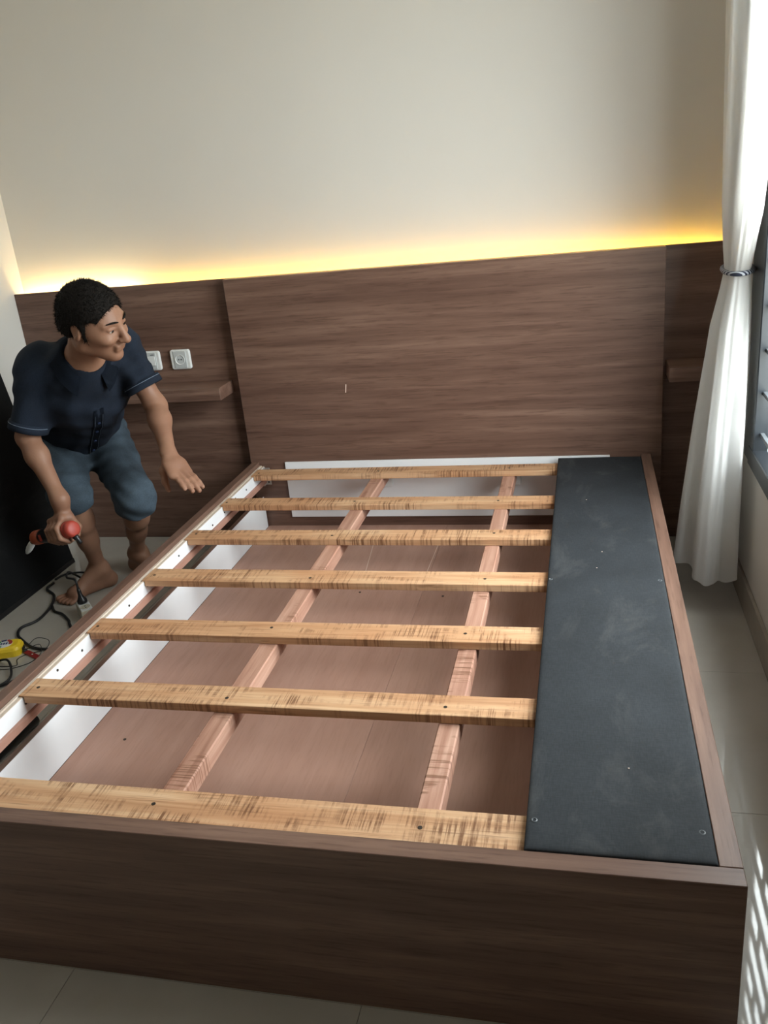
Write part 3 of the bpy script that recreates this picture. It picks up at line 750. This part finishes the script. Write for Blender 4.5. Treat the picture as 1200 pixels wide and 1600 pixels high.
    for q, (o, ln, sp_) in enumerate(((.029, .080, .05), (.010, .090, .02), (-.009, .084, -.02), (-.026, .068, -.06))):
        b0 = kn+ac*o; d1_ = unit(f0+ac*sp_); d2_ = unit(dn+ac*sp_*.8); d3_ = unit(dn+ac*sp_*.5+V3(0, 0, -.12))
        tips.append((b0, b0+d1_*ln*.45, b0+d1_*ln*.45+d2_*ln*.32, b0+d1_*ln*.45+d2_*ln*.32+d3_*ln*.25))
    tb = Lwr*.75+kn*.25-ac*.018
    hand_open(Lwr, kn, ac, tips, (tb, tb+V3(-.010, -.022, -.030), tb+V3(-.002, -.036, -.062), tb+V3(.010, -.046, -.088)), None)
    # right hand closed around the drill body
    A0, A1 = V3(-.295, -.880, .432), V3(-.545, -.785, .352); ax = unit(A1-A0)
    up = V3(0, 0, 1); up = unit(up-ax*(up@ax)); fw = unit(np.cross(ax, up)); 
    if fw[1] > 0: fw = -fw                                            # fw points towards the bed foot
    gc = A0+ax*.070; RB = .029
    ring = lambda a_, off, rad: gc+ax*off+(up*math.sin(R_(a_))+fw*math.cos(R_(a_)))*rad
    palm_a, palm_b = ring(128, -.032, RB+.016), ring(128, .036, RB+.016)
    S.cap(Rwr, (palm_a+palm_b)/2, .027, .026, .03)
    S.cap(palm_a, palm_b, .017, .016, .02)
    S.cap(ring(85, -.033, RB+.014), ring(85, .035, RB+.014), .0135, .0125, .02)
    for q in range(4):
        off = -.032+q*.0215; rr = (.0100, .0104, .0100, .0088)[q]; aa = (78, 30, -25, -78)
        P = [ring(a_, off, RB+rr-.0005) for a_ in aa]
        for a, b_ in zip(P, P[1:]): S.cap(a, b_, rr, rr-.0006, .004)
    tp = [ring(150, -.030, RB+.012), ring(185, -.040, RB+.010), ring(225, -.034, RB+.009), ring(262, -.024, RB+.008)]
    for a, b_, r1 in zip(tp, tp[1:], (.014, .0115, .0105)): S.cap(a, b_, r1, r1-.001, .008)
    # neck and head
    camR, camU, camB = V3(.9728, .2122, -.0928), V3(.0075, .3717, .9283), V3(.2315, -.9038, .3600)
    f = unit(.93*camR-.32*camU+.18*camB); u = unit(camU-f*(camU@f)); r = np.cross(f, u); u = unit(u*.79+r*.61); r = np.cross(f, u); ax3 = (f, u, r)
    P = lambda a, b_, c=0: head+f*a+u*b_+r*c
    S.cap(neck-spine*.02, P(-.030, -.050), .056, .054, .03)
    S.ell(P(-.008, .018), ax3, (.097, .090, .076), .02)                       # cranium
    S.ell(P(.030, -.020), ax3, (.062, .075, .064), .03)                       # face block
    S.cap(P(.050, -.090, 0), P(-.010, -.070, .045), .026, .024, .03); S.cap(P(.050, -.090, 0), P(-.010, -.070, -.045), .026, .024, .03)   # jaw
    S.ell(P(.074, -.098), ax3, (.020, .017, .022), .02)                       # chin
    for s in (-1, 1):
        S.cap(P(.086, .026, s*.012), P(.070, .022, s*.046), .010, .009, .014)  # brow
        S.ell(P(.066, -.028, s*.038), ax3, (.026, .016, .022), .02)           # cheekbone
        S.ell(P(.094, .006, s*.032), ax3, (.013, .011, .016), .010, 'sub')    # eye socket
        S.ell(P(.0765, .005, s*.031), ax3, (.0125, .0125, .0125), .004)       # eyeball bulge
        S.cap(P(.0885, .0095, s*.021), P(.0825, .0085, s*.042), .0058, .0050, .004)   # upper lid
        e = P(-.012, -.004, s*.077)                                           # ear
        S.ell(e, (unit(f*.94+u*.2+r*s*.3), unit(u), unit(r*s-f*.3)), (.019, .032, .009), .008)
        S.ell(e+f*.003+r*s*.010+u*.002, ax3, (.010, .019, .006), .005, 'sub')
        S.ell(e-u*.026+f*.004, ax3, (.009, .010, .007), .006)
    S.cap(P(.092, .012), P(.114, -.026), .009, .0125, .010); S.ell(P(.116, -.030), ax3, (.013, .011, .014), .008)      # nose
    for s in (-1, 1): S.ell(P(.104, -.033, s*.012), ax3, (.010, .008, .008), .006)
    S.cap(P(.092, -.058, -.016), P(.092, -.058, .016), .0072, .0072, .010); S.cap(P(.088, -.070, -.014), P(.088, -.070, .014), .0078, .0078, .010)  # lips
    S.cap(P(.0995, -.0645, -.016), P(.0995, -.0645, .016), .0018, .0018, .003, op='sub')
    S.obj('body', M['skin'], man, base=(-.45, -.50, 0), label='bare tan head, neck, arms, hands, calves and feet')
    # eyes, brows
    for s in (-1, 1):
        c = P(.0775, .005, s*.031)
        ey = obj('eye', lathe([(0, -.0128)]+[(.0128*math.sin(R_(a)), -.0128*math.cos(R_(a))) for a in range(20, 180, 20)]+[(0, .0128)], c, tuple(f), 16), M['eye_white'], man, smooth=True)
        obj('iris', lathe([(0, .0), (.0056, 0), (.0045, .0016), (0, .0022)], tuple(c+unit(f*.95-u*.15)*.0122), tuple(f), 14), M['eye_dark'], ey, smooth=True)
        obj('eyebrow', tube([P(.0985, .028, s*.012), P(.0955, .033, s*.028), P(.0805, .030, s*.049)], lambda t: .0018+.0016*math.sin(math.pi*t), 6, 5), M['hair'], man, smooth=True)
    # hair
    Hh = SDF(head-.17, head+.17, .0036)
    Hh.ell(P(-.012, .022), ax3, (.106, .101, .086), .006)
    Hh.ell(P(-.036, -.022), ax3, (.080, .064, .081), .02)
    Hh.cut(P(.066, .052), unit(f*.95-u*.42)); Hh.cut(P(-.02, -.040), unit(-u*.95-f*.15))
    Hh.cut(P(.030, .02), unit(f*.9-u*.42)) if False else None
    for s in (-1, 1):
        Hh.ell(P(.052, -.004, s*.085), ax3, (.040, .046, .034), .006, 'sub')           # temples
        Hh.ell(P(-.008, -.028, s*.082), ax3, (.024, .044, .022), .006, 'sub')          # around the ears
        Hh.cap(P(.014, .012, s*.071), P(.014, -.030, s*.068), .010, .006, .006)        # sideburn
    Hh.warp(lambda x, y, z: .0011*np.sin(x*520+np.sin(y*400)*2)*np.sin(z*470+y*410+np.sin(x*210)*2))
    Hh.obj('hair', M['hair'], man, base=head, label='short black hair')
    hm = bpy.data.objects['hair'].data; rs_ = random.Random(4); t = bmesh.new(); ho = Vector(head)
    idxs = rs_.sample(range(len(hm.vertices)), min(4200, len(hm.vertices)))
    for i_ in idxs:
        v = hm.vertices[i_]; p = v.co+ho; n_ = v.normal.copy()
        if n_.dot(v.co) < 0: continue
        dr_ = (n_*.55+Vector(f)*.35-Vector(u)*.15+Vector((rs_.uniform(-.4, .4), rs_.uniform(-.4, .4), rs_.uniform(-.4, .4)))).normalized()
        s_ = dr_.orthogonal().normalized()*.0011; q_ = dr_.cross(s_).normalized()*.0011; ln_ = rs_.uniform(.006, .012)
        A_ = [t.verts.new(p-dr_*.002+s_), t.verts.new(p-dr_*.002-s_*.5+q_*.87), t.verts.new(p-dr_*.002-s_*.5-q_*.87)]; B_ = t.verts.new(p+dr_*ln_)
        for a_ in range(3): t.faces.new((A_[a_], A_[(a_+1) % 3], B_))
    obj('hair_strands', t, M['hair'], bpy.data.objects['hair'], kind='stuff')
    # ---------------- shirt
    C = SDF((-.78, -.98, .42), (.12, -.12, 1.14), .0042)
    C.cap(hip+spine*.02, hip*.5+chest*.5, .158, .150, .05, flat=fr, sq=1.25)
    C.cap(hip*.5+chest*.5, chest, .150, .156, .05, flat=fr, sq=1.2)
    C.cap(chest, chest*.45+neck*.55, .158, .122, .05, flat=fr, sq=1.2)
    C.cap(chest+fr*.05+spine*.02, hip+spine*.03+fr*.05, .085, .080, .06)                # shirt front hanging away from the body
    C.cap(Lsh-side*.03, neck-spine*.01, .066, .060, .05); C.cap(Rsh+side*.03, neck-spine*.01, .066, .060, .05)
    for sh, el, fac in ((Lsh, Lel, .70), (Rsh, Rel, .90)):
        e = sh+(el-sh)*1.02; C.ell(sh, np.eye(3), (.068, .068, .068), .04); C.cap(sh, e, .062, .062, .035)
    # folds
    C.warp(lambda x, y, z: .0040*np.sin(46*(x*.5+z*.9)+5*np.sin(9*y+7*x))*np.sin(19*y-13*z+3*np.sin(11*x))+.0022*np.sin(95*(x*.7-z*.6+.3*y)+4*np.sin(17*z)))
    for sh, el, fac in ((Lsh, Lel, .70), (Rsh, Rel, .90)):                              # sleeve hems, open below
        d = unit(el-sh); hem = sh+(el-sh)*fac; m_ = .12
        lo_, hi_ = np.minimum(hem, hem+d*.10)-.085, np.maximum(hem, hem+d*.10)+.085
        C.cut(hem, d, hem+d*.06-.085, hem+d*.06+.085)
        C.cap(hem-d*.045, hem+d*.06, .048, .053, .004, op='sub')
    hd = unit(-spine+V3(.05, 0, -.25)); C.cut(hip+spine*.040, hd, (-.78, -.80, .42), (-.25, -.12, .72))
    C.cap(neck+spine*.005, P(-.025, -.06), .062, .066, .006, op='sub')                  # neck opening
    C.obj('shirt', M['denim_dark'], man, base=(-.35, -.55, .6), label='dark blue short-sleeved work shirt')
    shirt = bpy.data.objects['shirt']
    for sh, el, fac in ((Lsh, Lel, .70), (Rsh, Rel, .90)):
        d = unit(el-sh); hem = sh+(el-sh)*fac
        cu = obj('cuff', lathe([(.0600, -.028), (.0655, -.027), (.0672, -.012), (.0668, .002), (.0605, .003), (.0590, -.010), (.0600, -.028)], hem, d, 36), M['denim_dark'], shirt, smooth=True, label='turned sleeve hem')
        obj('stitching', lathe([(.0668, -.0205), (.0674, -.0200), (.0674, -.0190), (.0668, -.0185)], hem, d, 36), M['thread'], cu, smooth=True, label='pale stitching line')
    # collar: stand and fall, open at the throat
    t = bmesh.new(); nd = unit(P(-.03, -.05)-neck); a1 = unit(fr-nd*(fr@nd)); a2 = np.cross(nd, a1); rows = []; rows2 = []
    for q, (rad, hgt) in enumerate(((.068, -.010), (.065, .040), (.072, .047), (.093, .022), (.110, .000))):
        row = []
        for x in np.linspace(R_(28), R_(332), 40):
            op = max(0, math.cos(x))**2
            row.append(t.verts.new(neck+nd*(hgt-.030*op)+(a1*math.cos(x)*(1+.25*op)+a2*math.sin(x))*rad))
        rows.append(row)
    for A, B in zip(rows, rows[1:]):
        for i in range(39): t.faces.new((A[i], A[i+1], B[i+1], B[i]))
    bmesh.ops.solidify(t, geom=t.faces[:], thickness=.003)
    bmesh.ops.recalc_face_normals(t, faces=t.faces)
    obj('collar', t, M['denim_dark'], shirt, smooth=True)
    # placket strip with stitching and a small tag, laid on the shirt front
    from mathutils.bvhtree import BVHTree
    me = shirt.data; off = Vector(shirt.location)+origin(man)
    bvh = BVHTree.FromPolygons([tuple(v.co+off) for v in me.vertices], [tuple(p.vertices) for p in me.polygons])
    def on_shirt(s_, t_):
        p = neck*(1-s_)+hip*s_+fr*.40+side*t_; h = bvh.ray_cast(Vector(p), Vector(-fr), .6)
        return (h[0]+h[1]*.002) if h[0] is not None else None
    def strip(name, w0, w1, s0, s1, mat, par, lift=0.0, **kw):
        L_ = [(on_shirt(x, w0), on_shirt(x, w1)) for x in np.linspace(s0, s1, 30)]; L_ = [q for q in L_ if q[0] and q[1]]
        if len(L_) < 3: return None
        t = bmesh.new(); fv = Vector(fr)*lift; A = [(t.verts.new(a+fv), t.verts.new(b_+fv)) for a, b_ in L_]
        for p_, q_ in zip(A, A[1:]): t.faces.new((p_[0], p_[1], q_[1], q_[0]))
        bmesh.ops.solidify(t, geom=t.faces[:], thickness=.0015); bmesh.ops.recalc_face_normals(t, faces=t.faces)
        return obj(name, t, mat, par, smooth=False, **kw)
    pk = strip('placket', -.004, .030, .16, .99, M['denim_dark'], shirt)
    if pk:
        strip('stitching', -.0005, .0012, .2, .985, M['thread'], pk, .0016, label='pale stitching line'); strip('stitching', .025, .0267, .2, .985, M['thread'], pk, .0016, label='pale stitching line')
        tg = strip('tag', .004, .024, .93, .98, M['navy'], pk, .002, label='small dark tag on the shirt hem')
        if tg: strip('tag_mark', .008, .020, .948, .955, M['thread'], tg, .003) ; 
        for x in (.28, .45, .62, .79):
            c = on_shirt(x, .013)
            if c: obj('button', lathe([(0, 0), (.0055, 0), (.0055, .0018), (.004, .0022), (0, .0015)], c+Vector(fr)*.0012, tuple(fr), 12), M['navy'], pk)
    # ---------------- shorts
    K = SDF((-.78, -.80, .24), (-.08, -.10, .80), .0045)
    K.cap(hip-spine*.03, hip+spine*.05, .148, .142, .04, flat=fr, sq=1.25)
    for hp, kn_, an in ((Lhp, Lkn, Lan), (Rhp, Rkn, Ran)):
        e = kn_+unit(an-kn_)*.09
        K.cap(hp, kn_, .100, .068, .045); K.cap(kn_, e+unit(an-kn_)*.05, .064, .078, .05)
    K.warp(lambda x, y, z: .0035*np.sin(60*(z+.5*x)+4*np.sin(12*x+9*y))*np.sin(22*x-15*y)+.002*np.sin(120*(z*.8+.4*y)+3*np.sin(25*x)))
    for hp, kn_, an in ((Lhp, Lkn, Lan), (Rhp, Rkn, Ran)):
        d = unit(an-kn_); hem = kn_+d*.045
        K.cut(hem, d, hem+d*.09-.11, hem+d*.09+.11); K.cap(hem-d*.03, hem+d*.06, .057, .061, .004, op='sub')
    so = K.obj('shorts', M['denim'], man, base=(-.45, -.40, .3), label='faded blue denim shorts')
    return man, dict(A0=A0, A1=A1, ax=ax, up=up, fw=fw, RB=RB)
man, G = build_person()

# drill held in his right hand
def drill():
    A0, A1, ax = Vector(G['A0']), Vector(G['A1']), Vector(G['ax'])
    t = thing('power_tool', tuple(A1), 'red and black hand power tool with a pale tip held in the man\'s right hand', 'power tool')
    obj('rear_cap', lathe([(0, -.006), (.020, -.006), (.026, -.002), (.0295, .008), (.0295, .014), (.0278, .016), (.0278, .019), (.030, .021), (.030, .030), (.028, .034)], A0, ax, 22), M['red_plastic'], t, smooth=True)
    obj('motor_housing', lathe([(.0275, .034), (.028, .06), (.028, .15), (.026, .185), (.022, .20)], A0, ax, 22), M['black_plastic'], t, smooth=True)
    obj('front_collar', lathe([(.022, .20), (.026, .205), (.026, .238), (.019, .250), (0, .251)], A0, ax, 22), M['orange'], t, smooth=True)
    c = A0+ax*.250; d = (ax+Vector((-.1, 0, -.75))).normalized()
    st_ = A0+ax*.247
    obj('neck', lathe([(0, -.004), (.010, -.002), (.0095, .026), (0, .027)], st_, d, 16), M['black_plastic'], t, smooth=True)
    obj('tip', lathe([(0, .024), (.0095, .026), (.0120, .040), (.0120, .066), (.0095, .084), (.005, .098), (0, .100)], st_, d, 18), M['white_plastic'], t, smooth=True, label='pale tapered tip of the tool')
    dn = Vector((0, 0, -1)); dn = (dn-ax*dn.dot(ax)).normalized()
    obj('cable_gland', lathe([(0, 0), (.011, 0), (.0105, .010), (.007, .014), (.006, .032), (0, .032)], A0+ax*.006+dn*.026, (dn*.8-ax*.5).normalized(), 14), M['black_plastic'], t, smooth=True)
    obj('slide_switch', xform(box(-.006, .006, -.012, .012, 0, .004, .001), frame_m(A0+ax*.165+Vector(tuple(G['fw']))*.0265, tuple(ax), tuple(G['fw']))), M['red_plastic'], t)
drill()
